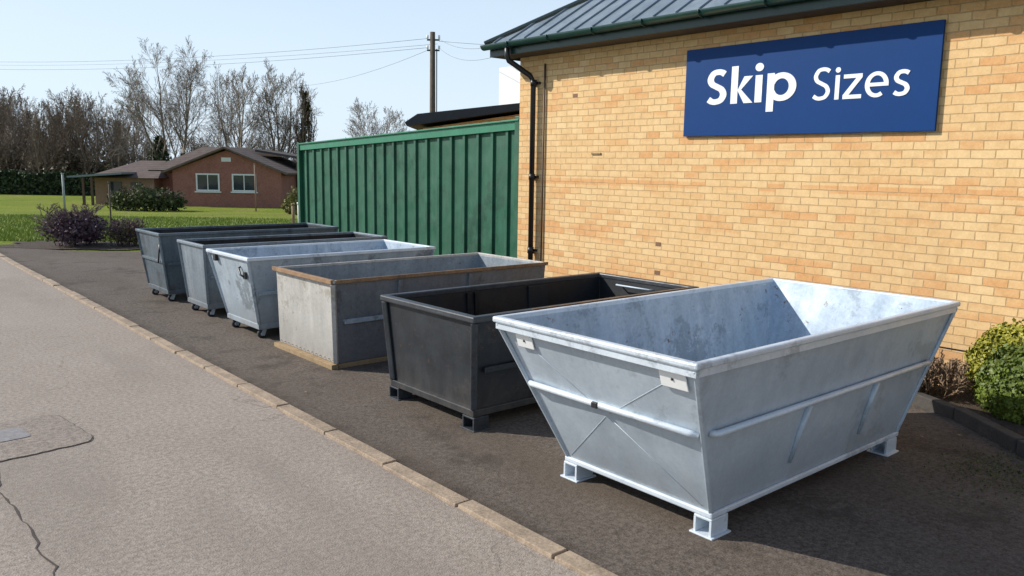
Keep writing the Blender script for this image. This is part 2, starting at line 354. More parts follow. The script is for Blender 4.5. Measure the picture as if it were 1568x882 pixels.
# ------------------------------------------------------------------ SKIP 2
def black_skip():
    p=empty('black_metal_skip',(5.4,5.8,0))
    bot=(4.04,6.86,5.17,6.40,.14); top=(4.0,6.92,5.12,6.48,.97)
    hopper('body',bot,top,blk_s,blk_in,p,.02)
    ring('rim',top[:4],.045,.03,.935,.99,blk_r,p,.012)
    ring('base_frame',bot[:4],.03,-.001,.12,.18,blk_s,p,.006)
    for a in (0,1):
        for b in (2,3):
            sx=-1 if a==0 else 1; sy=-1 if b==2 else 1
            beam('corner_post',(bot[a]+sx*.008,bot[b]+sy*.008,.18),(top[a]+sx*.008,top[b]+sy*.008,.935),.06,.06,blk_r,p,bevel=.012)
    for xx in (4.7,5.4,6.1):
        beam('side_rib',(xx,5.15,.2),(xx,5.10,.93),.05,.03,blk_s,p,up=(0,1,0))
    beam('side_rail',(4.1,5.115,.52),(6.8,5.115,.52),.03,.05,blk_s,p)
    for xx in (4.95,5.05): beam('inner_divider',(xx,6.42,.2),(xx,6.44,.93),.05,.03,blk_in,p,up=(0,1,0))
    beam('inner_divider_b',(5.9,6.42,.2),(5.9,6.44,.93),.28,.03,blk_s,p,up=(0,1,0))
    tube('grab_handle',[(6.86,5.6,.90),(6.80,5.62,.90),(6.80,6.1,.90),(6.86,6.12,.90)],.010,gal_l,p)
    for fx in (4.08,6.78):
        for fy in (5.20,6.36): hollow_foot('foot',fx,fy,0,.16,.16,.12,.016,blk_r,p)
    beam('top_rust_edge',(4.6,5.082,.992),(6.9,5.082,.992),.012,.006,rim3,p,bevel=0)
black_skip()
# ------------------------------------------------------------------ SKIP 3
def zinc_skip():
    p=empty('galvanised_metal_skip',(5.6,8.4,0))
    bot=(4.12,7.1,7.70,9.12,.06); top=(4.08,7.15,7.66,9.08,.95)
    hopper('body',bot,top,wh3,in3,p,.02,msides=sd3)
    ring('timber_rim',top[:4],.022,.020,.95,.982,wh3,p,.006)
    beam('rim_rail_front',(4.058,7.64,.967),(4.058,9.10,.967),.05,.045,rim3,p)
    beam('rim_rail_side',(4.09,7.636,.967),(7.17,7.636,.967),.02,.04,rim3,p)
    beam('side_stiffener',(4.2,7.665,.52),(7.0,7.665,.54),.03,.05,s4,p)
    for xx in (4.9,5.9): beam('side_post',(xx,7.69,.1),(xx,7.645,.93),.05,.025,sd3,p,up=(0,1,0))
    beam('corner_angle',(4.105,7.685,.07),(4.065,7.645,.94),.05,.05,wh3,p,bevel=.006)
    beam('pallet_board_front',(4.09,7.68,.03),(4.09,9.14,.03),.08,.055,timb,p)
    for yy in (7.74,8.4,9.05): beam('pallet_runner',(4.14,yy,.029),(7.1,yy,.029),.09,.054,timb,p)
    for k in range(14):
        yy=7.76+k*.1; tube('rivet',[(4.098,yy,.09),(4.125,yy,.09)],.005,wh3,p,6)
zinc_skip()
def wheeled(name,bot,top,mo,mi,rimm,seed,handle=True,fold=False,crease=0):
    p=empty(name,((bot[0]+bot[1])/2,(bot[2]+bot[3])/2,0))
    hopper('body',bot,top,mo,mi,p,.018,crease=crease)
    ring('rim',top[:4],.03,.02,top[4]-.03,top[4]+.015,rimm,p,.01)
    ring('base_frame',bot[:4],.018,-.001,bot[4]-.02,bot[4]+.05,mo,p,.006)
    for a in (0,1):
        for b in (2,3):
            sx=-1 if a==0 else 1; sy=-1 if b==2 else 1
            beam('corner_angle',(bot[a]+sx*.002,bot[b]+sy*.002,bot[4]+.05),(top[a]+sx*.002,top[b]+sy*.002,top[4]-.03),.04,.04,mo,p,bevel=.008)
    for cx in (bot[0]+.06,bot[1]-.12):
        for cy in (bot[2]+.08,bot[3]-.08): castor('castor',cx,cy,.055,gal_l,p,bot[4]-.018)
    zc=(bot[4]+top[4])*.5
    r=lerp_rect(bot,top,zc); beam('side_rail',(r[0]+.05,r[2]-.012,zc),(r[1]-.05,r[2]-.012,zc),.03,.045,mo,p)
    if handle:
        zz=top[4]-.2; r=lerp_rect(bot,top,zz)
        yy=r[2]+.28
        tube('latch_handle',[(r[0],yy,zz+.08),(r[0]-.04,yy,zz+.06),(r[0]-.045,yy-.06,zz-.02),(r[0]-.03,yy-.12,zz-.04)],.012,black_m,p)
        box('latch_block',r[0]-.03,r[0]+.0,yy-.16,yy-.10,zz-.07,zz+.02,black_m,p)
        zz=top[4]-.07; r=lerp_rect(bot,top,zz); box('lug',r[0]-.04,r[0],r[3]-.28,r[3]-.2,zz-.05,zz+.04,black_m,p)
    if fold:
        zz=bot[4]+.5; r=lerp_rect(bot,top,zz)
        beam('fold_line',(r[0]-.012,r[2]+.02,zz),(r[0]-.012,r[3]-.02,zz),.03,.04,mo,p)
        tube('fold_strut',[(r[0]-.02,r[2]+.12,zz+.3),(r[0]-.05,r[2]+.12,zz-.02)],.012,black_m,p)
wheeled('wheeled_metal_skip',(4.08,6.5,9.62,10.62,.15),(3.90,6.62,9.46,10.78,1.05),s4,gal_in,gal_rim,1)
wheeled('wheeled_metal_skip',(4.10,6.85,11.42,12.22,.15),(4.02,6.95,11.28,12.30,1.05),s5,blk_in,s5,2,False)
wheeled('wheeled_metal_skip',(4.08,6.9,13.08,14.05,.15),(3.96,7.0,13.0,14.15,1.09),s6,blk_in,s6,3,False,True)
# ------------------------------------------------------------------ BRICK BUILDING
bb=empty('brick_building',(13,2,0))
WX=9.3
box('walls',WX,18,-9,10.7,-.1,4.05,brick,bb,0)
box('damp_course',WX-.004,WX,-9,10.7,.30,.315,black_m,bb,0)
box('soffit',8.93,WX-.002,-9,11.0,4.052,4.10,simple('soffit_brown',(.06,.045,.035),.6),bb,.003)
box('fascia',8.895,8.93,-9,11.03,4.05,4.24,dkgreen_m,bb,.003)
box('end_fascia',8.93,18,11.0,11.03,4.05,4.24,dkgreen_m,bb,.003)
gv=[];gf=[];ns=10
for yy in (-9,11.09):
    for rr in (.08,.071):
        for i in range(ns+1):
            t=math.pi+math.pi*i/ns; gv.append((8.81+rr*math.cos(t),yy,4.235+rr*math.sin(t)))
q=ns+1
for i in range(ns):
    gf+=[(i,i+1,2*q+i+1,2*q+i),(q+i+1,q+i,3*q+i,3*q+i+1)]
gf+=[(0,2*q,3*q,q),(ns,q+ns,3*q+ns,2*q+ns)]
for i in range(ns): gf+=[(2*q+i,2*q+i+1,3*q+i+1,3*q+i)]
obj('gutter',gv,gf,dkgreen_m,bb,smooth=True)
obj('gutter_end',[(8.81+.081*math.cos(math.pi+math.pi*i/ns),11.092,4.235+.081*math.sin(math.pi+math.pi*i/ns)) for i in range(ns+1)],[tuple(range(ns+1))],dkgreen_m,bb)
for yy in [10.4-k*.95 for k in range(20)]:
    pts=[(8.81+.088*math.cos(math.pi+math.pi*i/8),yy,4.235+.088*math.sin(math.pi+math.pi*i/8)) for i in range(9)]
    tube('gutter_bracket',pts,.011,dkgreen_m,bb,6)
roof_m=steel('roof_sheet',(.20,.25,.29),(.15,.19,.22),(.30,.35,.39),.45,.2,0,.2,0,.1)
def roofz(x): return 4.25+(x-8.83)*.61
rx=13.4; zr=roofz(rx)
v=[(8.83,-9.6,4.25),(8.83,11.08,4.25),(rx,11.08-(rx-8.83),zr),(rx,-5,zr),(18.5,11.08,4.25),(18.5,-9.6,4.25),(14.2,11.08-(rx-8.83),zr),(14.2,-5,zr)]
obj('roof',v,[(0,3,2,1),(1,2,6,4),(2,3,7,6),(0,5,7,3),(4,6,7,5)],roof_m,bb)
for k in range(52):
    yy=10.85-k*.38
    xt=min(rx,8.83+(11.08-yy))
    if yy<-5: xt=min(rx,8.83+(yy+9.6)+.01)
    if xt<8.95: continue
    beam('seam',(8.84,yy,4.267),(xt,yy,roofz(xt)+.017),.022,.032,roof_m,bb,bevel=.004)
beam('hip_cap',(8.82,11.09,4.28),(rx,11.08-(rx-8.83),zr+.04),.12,.05,simple('hip_metal',(.07,.10,.10),.45,.1),bb,bevel=.01)
dp=[(8.83,10.5,4.18),(8.83,10.5,4.02),(8.86,10.49,3.95),(9.17,10.3,3.72),(9.22,10.27,3.62),(9.22,10.26,.1)]
tube('downpipe',dp,.045,black_m,bb,12)
for z in (3.6,2.05,.8):
    tube('pipe_collar',[(9.22,10.262,z-.05),(9.22,10.262,z+.05)],.056,black_m,bb,12); box('pipe_clip',9.25,9.297,10.17,10.35,z-.02,z+.02,black_m,bb)
tube('cable_conduit',[(9.275,10.05,3.9),(9.275,10.05,.3)],.016,simple('conduit_brown',(.10,.06,.04),.6),bb,8)
ab=simple('airbrick',(.22,.12,.07),.8)
for yy,zz in ((7.55,1.12),(7.55,.70),(9.35,3.35),(6.0,.7)):
    box('air_brick',WX-.004,WX+.01,yy-.05,yy+.05,zz-.03,zz+.03,ab,bb,.003)
box('wall_vent_block',WX-.02,WX+.01,8.75,8.95,2.42,2.45,timb,bb,.003)
# ------------------------------------------------------------------ SIGN
sg=empty('skip_sizes_sign',(9.25,5.46,3.25))
box('board',9.25,9.285,3.78,7.15,2.665,3.83,sign_blue,sg,.004)
box('backing_rail',9.285,WX-.002,3.9,7.05,2.85,2.9,black_m,sg,0); box('backing_rail',9.285,WX-.002,3.9,7.05,3.6,3.65,black_m,sg,0)
def crom(P,n=12):
    P=[Vector((a,b)) for a,b in P]; Q=[P[0]*2-P[1]]+P+[P[-1]*2-P[-2]]; o=[]
    for i in range(1,len(Q)-2):
        for k in range(n):
            t=k/n; a,b,c,d=Q[i-1:i+3]
            o.append(.5*((2*b)+(c-a)*t+(2*a-5*b+4*c-d)*t*t+(3*b-a-3*c+d)*t**3))
    o.append(P[-1]); return o
class Glyph:
    """flat cut-vinyl letters; units are multiples of the cap height, equal in x and y"""
    def __init__(s,cap,ystart,base,hs_): s.v=[];s.f=[];s.k=0;s.ys=cap;s.y0=ystart;s.b=base;s.w=hs_
    def poly(s,pts):
        s.k+=1; x=9.2472-.0004*s.k; n=len(pts); b=len(s.v)
        s.v+=[(x,s.y0-p[0]*s.ys,s.b+p[1]*s.ys) for p in pts]+[(9.2505,s.y0-p[0]*s.ys,s.b+p[1]*s.ys) for p in pts]
        s.f+=[tuple(range(b,b+n))]+[(b+i,b+(i+1)%n,b+n+(i+1)%n,b+n+i) for i in range(n)]
    def stroke(s,pts):
        n=len(pts); L=[];R=[]
        for i,p in enumerate(pts):
            d=(pts[min(i+1,n-1)]-pts[max(0,i-1)]).normalized(); N=Vector((-d.y,d.x))
            w=s.w*(1-.16*abs(d.x)**2)
            L.append(p+N*w); R.append(p-N*w)
        s.k+=1; x=9.2472-.0004*s.k; b=len(s.v)
        for q in L+R: s.v.append((x,s.y0-q.x*s.ys,s.b+q.y*s.ys))
        for q in L+R: s.v.append((9.2505,s.y0-q.x*s.ys,s.b+q.y*s.ys))
        for i in range(n-1):
            s.f+=[(b+i,b+i+1,b+n+i+1,b+n+i),(b+i,b+2*n+i,b+2*n+i+1,b+i+1),(b+n+i,b+n+i+1,b+3*n+i+1,b+3*n+i)]
        s.f+=[(b,b+n,b+3*n,b+2*n),(b+n-1,b+2*n-1,b+4*n-1,b+3*n-1)]
    def S(s,x,w,h):
        t=s.w
        P=[(1.02,.915),(.84,.975),(.58,1.0),(.27,.955),(.08,.77),(.20,.605),(.52,.505),(.84,.40),(.97,.23),(.80,.055),(.46,0),(.20,.02),(-.02,.095)]
        P=[(x+t+a*(w-2*t),t*.84+b*(h-1.68*t)) for a,b in P]; s.stroke(crom(P)); return x+w
    def i(s,x,xh):
        t=s.w; s.poly([(x,0),(x+2*t,0),(x+2*t,xh),(x,xh)])
        r=t*1.2; s.poly([(x+t+r*math.cos(a*.3927),xh+r*1.9+r*math.sin(a*.3927)) for a in range(16)]); return x+2*t
    def k_(s,x,xh,asc):
        t=s.w; s.poly([(x,0),(x+2*t,0),(x+2*t,asc),(x,asc)]); w=xh*.50
        s.poly([(x+2*t-.002,.49*xh),(x+w-.1*t,xh),(x+w+2.4*t,xh),(x+2*t+.95*t,.50*xh)])
        s.poly([(x+2*t+.95*t,.53*xh),(x+2*t-.002,.49*xh),(x+w+.05*t,0),(x+w+2.65*t,0)]); return x+w+2.65*t
    def p(s,x,xh,desc):
        t=s.w; s.poly([(x,-desc),(x+2*t,-desc),(x+2*t,xh),(x,xh)]); w=.90*xh; cx=x+w/2+t*.35; rx_=w/2-t*.65; ry=xh/2-t*.84
        s.stroke([Vector((cx+rx_*math.cos(a),xh/2+ry*math.sin(a))) for a in [2.75-5.5*k/36 for k in range(37)]]); return cx+rx_+t
    def z(s,x,xh):
        t=s.w; w=.78*xh
        s.poly([(x,xh-1.75*t),(x+w,xh-1.75*t),(x+w,xh),(x,xh)]); s.poly([(x,0),(x+w,0),(x+w,1.75*t),(x,1.75*t)])
        s.poly([(x,1.7*t),(x+w-2.6*t,xh-1.7*t),(x+w,xh-1.7*t),(x+2.6*t,1.7*t)]); return x+w
    def e(s,x,xh):
        t=s.w; w=.92*xh; cx=x+w/2; rx_=w/2-t; ry=xh/2-t*.84
        s.stroke([Vector((cx+rx_*math.cos(a),xh/2+ry*math.sin(a))) for a in [-.02+5.35*k/40 for k in range(41)]])
        s.poly([(x+t,xh/2-t*.78),(x+w-.02*t,xh/2-t*.78),(x+w-.1*t,xh/2+t*.78),(x+t,xh/2+t*.78)]); return x+w
    def done(s,name,yend,total):
        k=(s.y0-yend)/(total*s.ys); print('GLYPH',name,k)
        v=[(a,s.y0-(s.y0-b)*k,c) for a,b,c in s.v]
        obj(name,v,s.f,sign_white,sg)
g=Glyph(.46,6.80,3.075,.094); x=g.S(0,.62,1.0); x=g.k_(x+.11,.74,1.04); x=g.i(x+.05,.74); x=g.p(x+.13,.76,.27); g.done('lettering_skip',5.46,x)
g=Glyph(.385,5.25,3.055,.068); x=g.S(0,.60,1.0); x=g.i(x+.14,.73); x=g.z(x+.12,.73); x=g.e(x+.09,.75); x=g.S(x+.11,.50,.75); g.done('lettering_sizes',4.08,x)
# ------------------------------------------------------------------ GREEN FENCE
fe=empty('corrugated_metal_fence',(9.5,15,0))
P0=Vector((9.42,10.74,0)); P1=Vector((9.70,19.8,0)); D=(P1-P0); L=D.length; D.normalize(); Nn=Vector((-D.y,D.x,0))
prof=[];s=0;per=.44
while s<L-.01:
    prof+=[(s,0),(min(L,s+per*.80),0),(min(L,s+per*.82),.045),(min(L,s+per*.98),.045)]; s+=per
prof=[(min(a,L),b) for a,b in prof]+[(L,0)]
v=[];f=[]
for a,b in prof:
    q=P0+D*a+Nn*b; zt=2.98-.30*a/L
    v+=[(q.x,q.y,-.02),(q.x,q.y,zt)]
for i in range(len(prof)-1): f.append((2*i,2*i+1,2*i+3,2*i+2))
o=obj('sheeting',v,f,fence_m,fe); o.modifiers.new('s','SOLIDIFY').thickness=.006
a=P0+Nn*.03; b=P1+Nn*.03
beam('cap_rail',(a.x,a.y,2.93),(b.x,b.y,2.63),.09,.15,cap_m,fe)
beam('cap_flashing',(a.x,a.y,3.02),(b.x,b.y,2.72),.16,.03,cap_m,fe)
beam('base_rail',(a.x-.03,a.y,.08),(b.x-.03,b.y,.08),.05,.12,fence_m,fe)
beam('end_post',(9.38,10.8,-.02),(9.38,10.8,3.08),.12,.10,fence_m,fe,up=(1,0,0))
beam('end_post',(9.66,19.85,-.02),(9.66,19.85,2.76),.12,.12,fence_m,fe,up=(1,0,0))
v=[(9.70,19.86,-.02),(9.70,19.86,2.7),(14.5,20.4,2.7),(14.5,20.4,-.02)]
o=obj('return_panel',v,[(0,1,2,3)],fence_m,fe)
# ------------------------------------------------------------------ outbuilding
ob=empty('outbuilding',W(-.6,21.5,0))
dark_roof=simple('dark_felt',(.03,.036,.045),.6,0,.3,3)
def prism(name,pts_rz,f0,f1,m,parent,bevel=.005):
    n=len(pts_rz); v=[W(r,f0,z) for r,z in pts_rz]+[W(r,f1,z) for r,z in pts_rz]
    f=[tuple(range(n)),tuple(range(2*n-1,n-1,-1))]+[(i,i+n,(i+1)%n+n,(i+1)%n) for i in range(n)]
    return obj(name,v,f,m,parent,bevel=bevel)
prism('walls',[(-2.2,0),(1.6,0),(1.6,3.7),(-2.2,3.1)],19.7,23.6,brick,ob,0)
prism('roof',[(-2.55,3.13),(1.9,3.82),(1.9,3.92),(-2.3,3.42),(-2.6,3.22)],19.4,24,dark_roof,ob)
box('chimney_box',13.7,14.3,15.1,16.6,3.5,4.75,simple('white_render',(.82,.82,.80),.6,0,.06,4),ob,.01)
# ------------------------------------------------------------------ pole and wires
up=empty('utility_pole',W(-3.3,33,0))
wood=simple('pole_wood',(.12,.09,.065),.9,0,.4,6,.5)
wire_m=simple('wire_grey',(.16,.17,.19),.6,0,.1,3,0)
pt=W(-3.3,33,0)
tube('pole',[(pt.x,pt.y,-.6),(pt.x,pt.y,7.45)],[.14,.10],wood,up,12)
R_=Vector((CA,-SA,0))
for z in (7.15,6.75): beam('cross_bracket',pt+R_*-.22+Vector((0,0,z)),pt+R_*.28+Vector((0,0,z)),.06,.06,black_m,up)
for z in (7.2,6.8):
    for s in (-.2,.26): tube('insulator',[pt+R_*s+Vector((0,0,z)),pt+R_*s+Vector((0,0,z+.13))],.04,white_m,up,8)
tube('cable_riser',[pt+R_*.13+Vector((0,-.06,6.8)),pt+R_*.13+Vector((0,-.06,0))],.02,black_m,up,6)
wr=empty('overhead_wires',W(-8,33,6))
def wire(a,b,sag,name,r=.007):
    a,b=Vector(a),Vector(b); pts=[a.lerp(b,t/16)-Vector((0,0,sag*4*(t/16)*(1-t/16))) for t in range(17)]
    tube(name,pts,r,wire_m,wr,5)
q=lambda s,z: pt+R_*s+Vector((0,0,z))
wire(q(-.2,7.2),W(-36,48,7.9),.5,'wire',.007); wire(q(-.2,6.85),W(-36,48,7.5),.5,'wire',.007); wire(q(.2,7.0),W(-37,52,8.1),.4,'wire',.006)
wire(q(-.2,6.75),W(-17,55,7.4),.6,'wire')
wire(q(.26,7.2),(9.9,10.9,4.6),.35,'wire',.005); wire(q(.26,6.85),(9.9,10.9,4.5),.45,'wire',.005); wire(q(.26,7.1),W(14,26,6.2),.3,'wire')
# ------------------------------------------------------------------ leaf & twig generators
def leaf_mesh(C,size,nrm=None,var=.4,asp=1.5):
    C=np.asarray(C); n=len(C)
    u=rng.normal(size=(n,3))
    if nrm is not None:
        nn=nrm+rng.normal(size=(n,3))*.55; nn/=np.linalg.norm(nn,axis=1,keepdims=True); u-=nn*(u*nn).sum(1,keepdims=True)
        u/=np.linalg.norm(u,axis=1,keepdims=True); v=np.cross(nn,u)
    else:
        u/=np.linalg.norm(u,axis=1,keepdims=True); v=rng.normal(size=(n,3)); v-=u*(u*v).sum(1,keepdims=True); v/=np.linalg.norm(v,axis=1,keepdims=True)
    s=(size*(1+rng.uniform(-var,var,size=(n,1))))/2
    P=np.stack([C-u*s*asp,C+v*s,C+u*s*asp,C-v*s],1).reshape(-1,3)
    F=np.arange(4*n).reshape(-1,4)
    return P,F
def np_obj(name,P,F,mats,parent=None,idx=None):
    me=bpy.data.meshes.new(name); nf,k=F.shape
    me.vertices.add(len(P)); me.vertices.foreach_set('co',np.asarray(P,dtype=np.float32).ravel())
    me.loops.add(nf*k); me.loops.foreach_set('vertex_index',F.astype(np.int32).ravel())
    me.polygons.add(nf); me.polygons.foreach_set('loop_start',np.arange(0,nf*k,k,dtype=np.int32)); me.polygons.foreach_set('loop_total',np.full(nf,k,dtype=np.int32))
    for m in (mats if isinstance(mats,list) else [mats]): me.materials.append(m)
    me.update(calc_edges=True); me.validate()
    o=bpy.data.objects.new(name,me); sc.collection.objects.link(o)
    if parent: o.parent=parent; o.matrix_parent_inverse=Matrix.Translation(-Vector(parent.location))
    return o
def ell(n,c,r,lo=.8,lump=.12,seed=0):
    d=rng.normal(size=(n,3)); d/=np.linalg.norm(d,axis=1,keepdims=True)
    k=1+lump*(np.sin(d[:,0]*5+seed)*np.cos(d[:,1]*6+seed*2)+.6*np.sin(d[:,2]*9+d[:,0]*7+seed))
    rr=(lo+(1-lo)*rng.random(n)**.6)*k
    return np.asarray(c)+d*rr[:,None]*np.asarray(r), d
def rdir(d,ang,rs):
    a=Vector((rs.gauss(0,1),rs.gauss(0,1),rs.gauss(0,1))); a=(a-d*a.dot(d)).normalized()
    return (d*math.cos(ang)+a*math.sin(ang)).normalized()
def seg_mesh(S,minr):
    A0=np.array([s[0][:] for s in S]);B0=np.array([s[1][:] for s in S]); r=np.maximum(np.array([[s[2],s[3]] for s in S]),minr)
    d=B0-A0; d/=np.linalg.norm(d,axis=1,keepdims=True)+1e-9
    u=np.cross(d,np.array([.3,.2,.93])); u/=np.linalg.norm(u,axis=1,keepdims=True)+1e-9; v=np.cross(d,u); V=[]
    for P,rr in ((A0,r[:,0]),(B0,r[:,1])):
        for t in (0,2.094,4.189): V.append(P+(u*math.cos(t)+v*math.sin(t))*rr[:,None])
    V=np.stack(V,1).reshape(-1,3); b=np.arange(len(S))[:,None]*6
    return V,np.concatenate([b+np.array([0,1,4,3]),b+np.array([1,2,5,4]),b+np.array([2,0,3,5])],0)
def winter_tree(H,Wd,seed,stems=3,N=(13,8,6,3),r0=.24,minr=.011,low=.18):
    rs=random.Random(seed); S=[]
    def branch(p,d,L,r,lev,upb):
        k=(6,5,3,2,2)[lev]; pts=[p]; dirs=[d]; q=p
        for i in range(k):
            d=(d+Vector((rs.gauss(0,.09),rs.gauss(0,.09),rs.gauss(0,.05)+upb))).normalized()
            e=q+d*L/k; ra=r*(1-.85*i/k); rb=r*(1-.85*(i+1)/k); S.append((q,e,ra,rb)); q=e; pts.append(q); dirs.append(d)
        if lev>=4: return
        n=N[lev] if lev<len(N) else 0
        for j in range(n):
            t=(low if lev==0 else .18)+(1-(low if lev==0 else .18))*((j+rs.random())/n)
            x=t*k; i=min(k-1,int(x)); b=pts[i].lerp(pts[i+1],x-i)
            if lev==0: cl=L*(.62-.40*t)*rs.uniform(.8,1.1); ang=rs.uniform(.55,.95)*(1.1-.4*t)
            else: cl=L*(.60-.28*t)*rs.uniform(.7,1.2); ang=rs.uniform(.45,.85)
            branch(b,rdir(dirs[i],ang,rs),cl,max(.01,r*(1-.85*t)*.5),lev+1,(.05,.06,.06,.05)[lev])
    for s_ in range(stems):
        a=2*math.pi*(s_+rs.random()*.5)/stems; sp=.0 if stems==1 else rs.uniform(.20,.38)
        d=Vector((math.cos(a)*sp,math.sin(a)*sp,1)).normalized()
        branch(Vector((math.cos(a)*.12,math.sin(a)*.12,0)) if stems>1 else Vector((0,0,0)),d,H*rs.uniform(.82,1.0),r0,0,.02)
    pz=np.array([s[1].z for s in S]); px=np.array([[s[1].x,s[1].y] for s in S])
    kz=H/np.percentile(pz,99.9); cx,cy=np.median(px[:,0]),np.median(px[:,1]); kx=(Wd/2)/np.percentile(np.hypot(px[:,0]-cx,px[:,1]-cy),97)
    def tf(a):
        f_=min(1,a.z/(H*.4)); return Vector(((a.x-cx*f_)*kx,(a.y-cy*f_)*kx,a.z*kz))
    S=[(tf(a),tf(b),r1,r2) for a,b,r1,r2 in S]
    return seg_mesh(S,minr)
def twig_clump(H,Wd,seed,r=.004,N=(7,4,3)):
    return winter_tree(H,Wd,seed,5,N,r*2.5,r,.1)
bark=simple('bare_bark',(.24,.20,.16),.9,0,.25,.8,.0)
bark_d=simple('bare_bark_brown',(.19,.145,.108),.9,0,.3,.5,.0)
def place_tree(name,R,F,H,Wd,seed,stems=3,N=(13,8,6,3),m=bark,r0=.2,minr=.010):
    V,Fc=winter_tree(H,Wd,seed,stems,N,r0,minr); b=W(R,F); e=empty(name,b)
    np_obj('branches',V+np.array(b)-np.array([0,0,.1]),Fc,m,e); print(name,len(Fc)); return e
place_tree('bare_tree',-33.4,80,15.2,11.5,211,4,(13,9,6,3),minr=.0095)
place_tree('bare_tree',-26.0,76,12.6,9.5,223,3,(13,8,6,3),minr=.0095)
place_tree('bare_tree',-21.8,75,12.4,9.0,237,3,(13,8,6,3),minr=.0095)
place_tree('bare_tree',-12.2,70,9.0,7.0,241,4,(11,7,5,3),r0=.12,minr=.009)
place_tree('bare_tree',-8.1,72,6.0,4.2,43,3,(8,6,5,3),r0=.08,minr=.009)
place_tree('bare_tree',-15.4,66,4.8,3.6,47,3,(8,6,5,2),r0=.07,minr=.009)
ivy=foliage('ivy_leaves',(.03,.035,.012),(.09,.075,.03),(.17,.12,.055),.8)
b=W(-19.0,74)
it=empty('ivy_covered_tree',b)
C=[]
for k in range(1300):
    z=rng.uniform(0,9.6); rr=(.50*(1-z/12)+.28*math.sin(z*2.1)**2); a=rng.uniform(0,6.28); q_=rng.random()**.5*rr
    C.append((b.x+q_*math.cos(a)+.25*math.sin(z),b.y+q_*math.sin(a),b.z+z))
P,F=leaf_mesh(C,.22); np_obj('ivy',P,F,ivy,it)
V,Fc=winter_tree(10.6,3.6,77,2,(12,7,5,2),.2,.012); np_obj('branches',V+np.array(b),Fc,bark_d,it)
var=[winter_tree(10,6.5,100+i,3,(9,6,5,2),.14,.013,.1) for i in range(5)]
VV=[];FF=[];off=0;wl=[]
for i in range(54):
    Fd=rng.uniform(84,108); u=rng.uniform(-.70,-.26); H=rng.uniform(.80,1.12)
    if u>-.47: H*=.60
    wl.append((u,Fd,H))
for u,Fd,H in wl:
    V,Fc=var[rng.integers(5)]; a=rng.uniform(0,6.28); c,s_=math.cos(a),math.sin(a)
    Rm=np.array([[c,-s_,0],[s_,c,0],[0,0,1]]); b=W(u*Fd,Fd)
    k=H*Fd/90.; VV.append((V@Rm.T)*k+np.array(b)); FF.append(Fc+off); off+=len(V)
wm=empty('woodland',W(-40,95))
np_obj('bare_trees',np.concatenate(VV),np.concatenate(FF),bark_d,wm)
und=foliage('undergrowth',(.055,.045,.024),(.11,.084,.05),(.17,.13,.08),.35)
eg=foliage('evergreen',(.018,.032,.013),(.038,.062,.024),(.075,.105,.038),.5)
C=[]
for i in range(64):
    Fd=rng.uniform(86,110); u=rng.uniform(-.72,-.2); b=W(u*Fd,Fd); h=rng.uniform(2.0,3.8)*(1.25 if u<-.47 else .85); r=rng.uniform(2,3.6)
    c,_=ell(300,(b.x,b.y,b.z+h*.5),(r,r,h*.62),.2,.3,i); C.append(c)
P,F=leaf_mesh(np.concatenate(C),.34); np_obj('undergrowth',P,F,und,wm)
C=[]
for u,Fd,h,r in ((-.435,79,5.6,2.1),(-.405,80,4.0,1.8),(-.655,90,10.8,1.1),(-.31,80,3.6,2.0)):
    b=W(u*Fd,Fd)
    for k in range(1300):
        z=rng.random()**.8; rr=r*(1-z)**.7*(.75+.3*math.sin(z*26+k%5))+.1; a=rng.uniform(0,6.28); q_=rng.random()**.4*rr
        C.append((b.x+q_*math.cos(a),b.y+q_*math.sin(a),b.z+z*h))
P,F=leaf_mesh(C,.24); np_obj('evergreens',P,F,eg,wm)
hd=empty('hedge',W(-45,76))
n=9000; uu=rng.uniform(-54,-34.5,n); zz=rng.uniform(0,2.1,n)+.15*np.sin(uu*1.3); ff=76+rng.uniform(-.8,.8,n)
C=np.array([np.array(W(a,b_,-1+c)) for a,b_,c in zip(uu,ff,zz)]); P,F=leaf_mesh(C,.22); np_obj('leaves',P,F,eg,hd)
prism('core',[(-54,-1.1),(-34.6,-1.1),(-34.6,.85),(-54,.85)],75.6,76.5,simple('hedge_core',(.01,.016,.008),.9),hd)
# ------------------------------------------------------------------ bungalow
hs=empty('brick_bungalow',W(-20,62))
Z0=terr(*W(-20,60)[:2])
redb=M('red_brick',.9,0,.2)
rc=redb.ramp(redb.noise(1.2,4,.7),[(.3,(.24,.10,.075)),(.7,(.36,.165,.125))]); redb=redb.fin(redb.mix(.4,rc,redb.ramp(redb.noise(9,3),[(.3,(.18,.08,.06)),(.7,(.42,.20,.155))])))
tile=M('roof_tiles',.9,0,.2)
wv=tile.n.new('ShaderNodeTexWave'); wv.bands_direction='Z'; wv.inputs['Scale'].default_value=2.2; wv.inputs['Distortion'].default_value=.6; tile.l.new(tile.v,wv.inputs[0])
tcol=tile.mix(.3,tile.ramp(tile.noise(1.5,4,.7),[(.3,(.10,.075,.062)),(.7,(.19,.145,.125))]),tile.ramp(wv.outputs[0],[(0,(.07,.055,.048)),(1,(.20,.155,.135))])); tile=tile.fin(tcol)
glass=M('window_glass',.08,0,.8).fin((.03,.04,.05)); trim=simple('white_trim',(.7,.7,.68),.5,0,.08)
brownw=simple('brown_timber',(.10,.06,.04),.8)
F0=60
def hr(u): return (u-784-3)/1240*F0
E=hr(432); Bw=hr(266)
mid=(E+Bw)/2; ez=1.62; az=3.25
prism('front_gable_wall',[(Bw,Z0-.1),(E,Z0-.1),(E,ez),(mid,az-.12),(Bw,ez)],F0,F0+9,redb,hs,0)
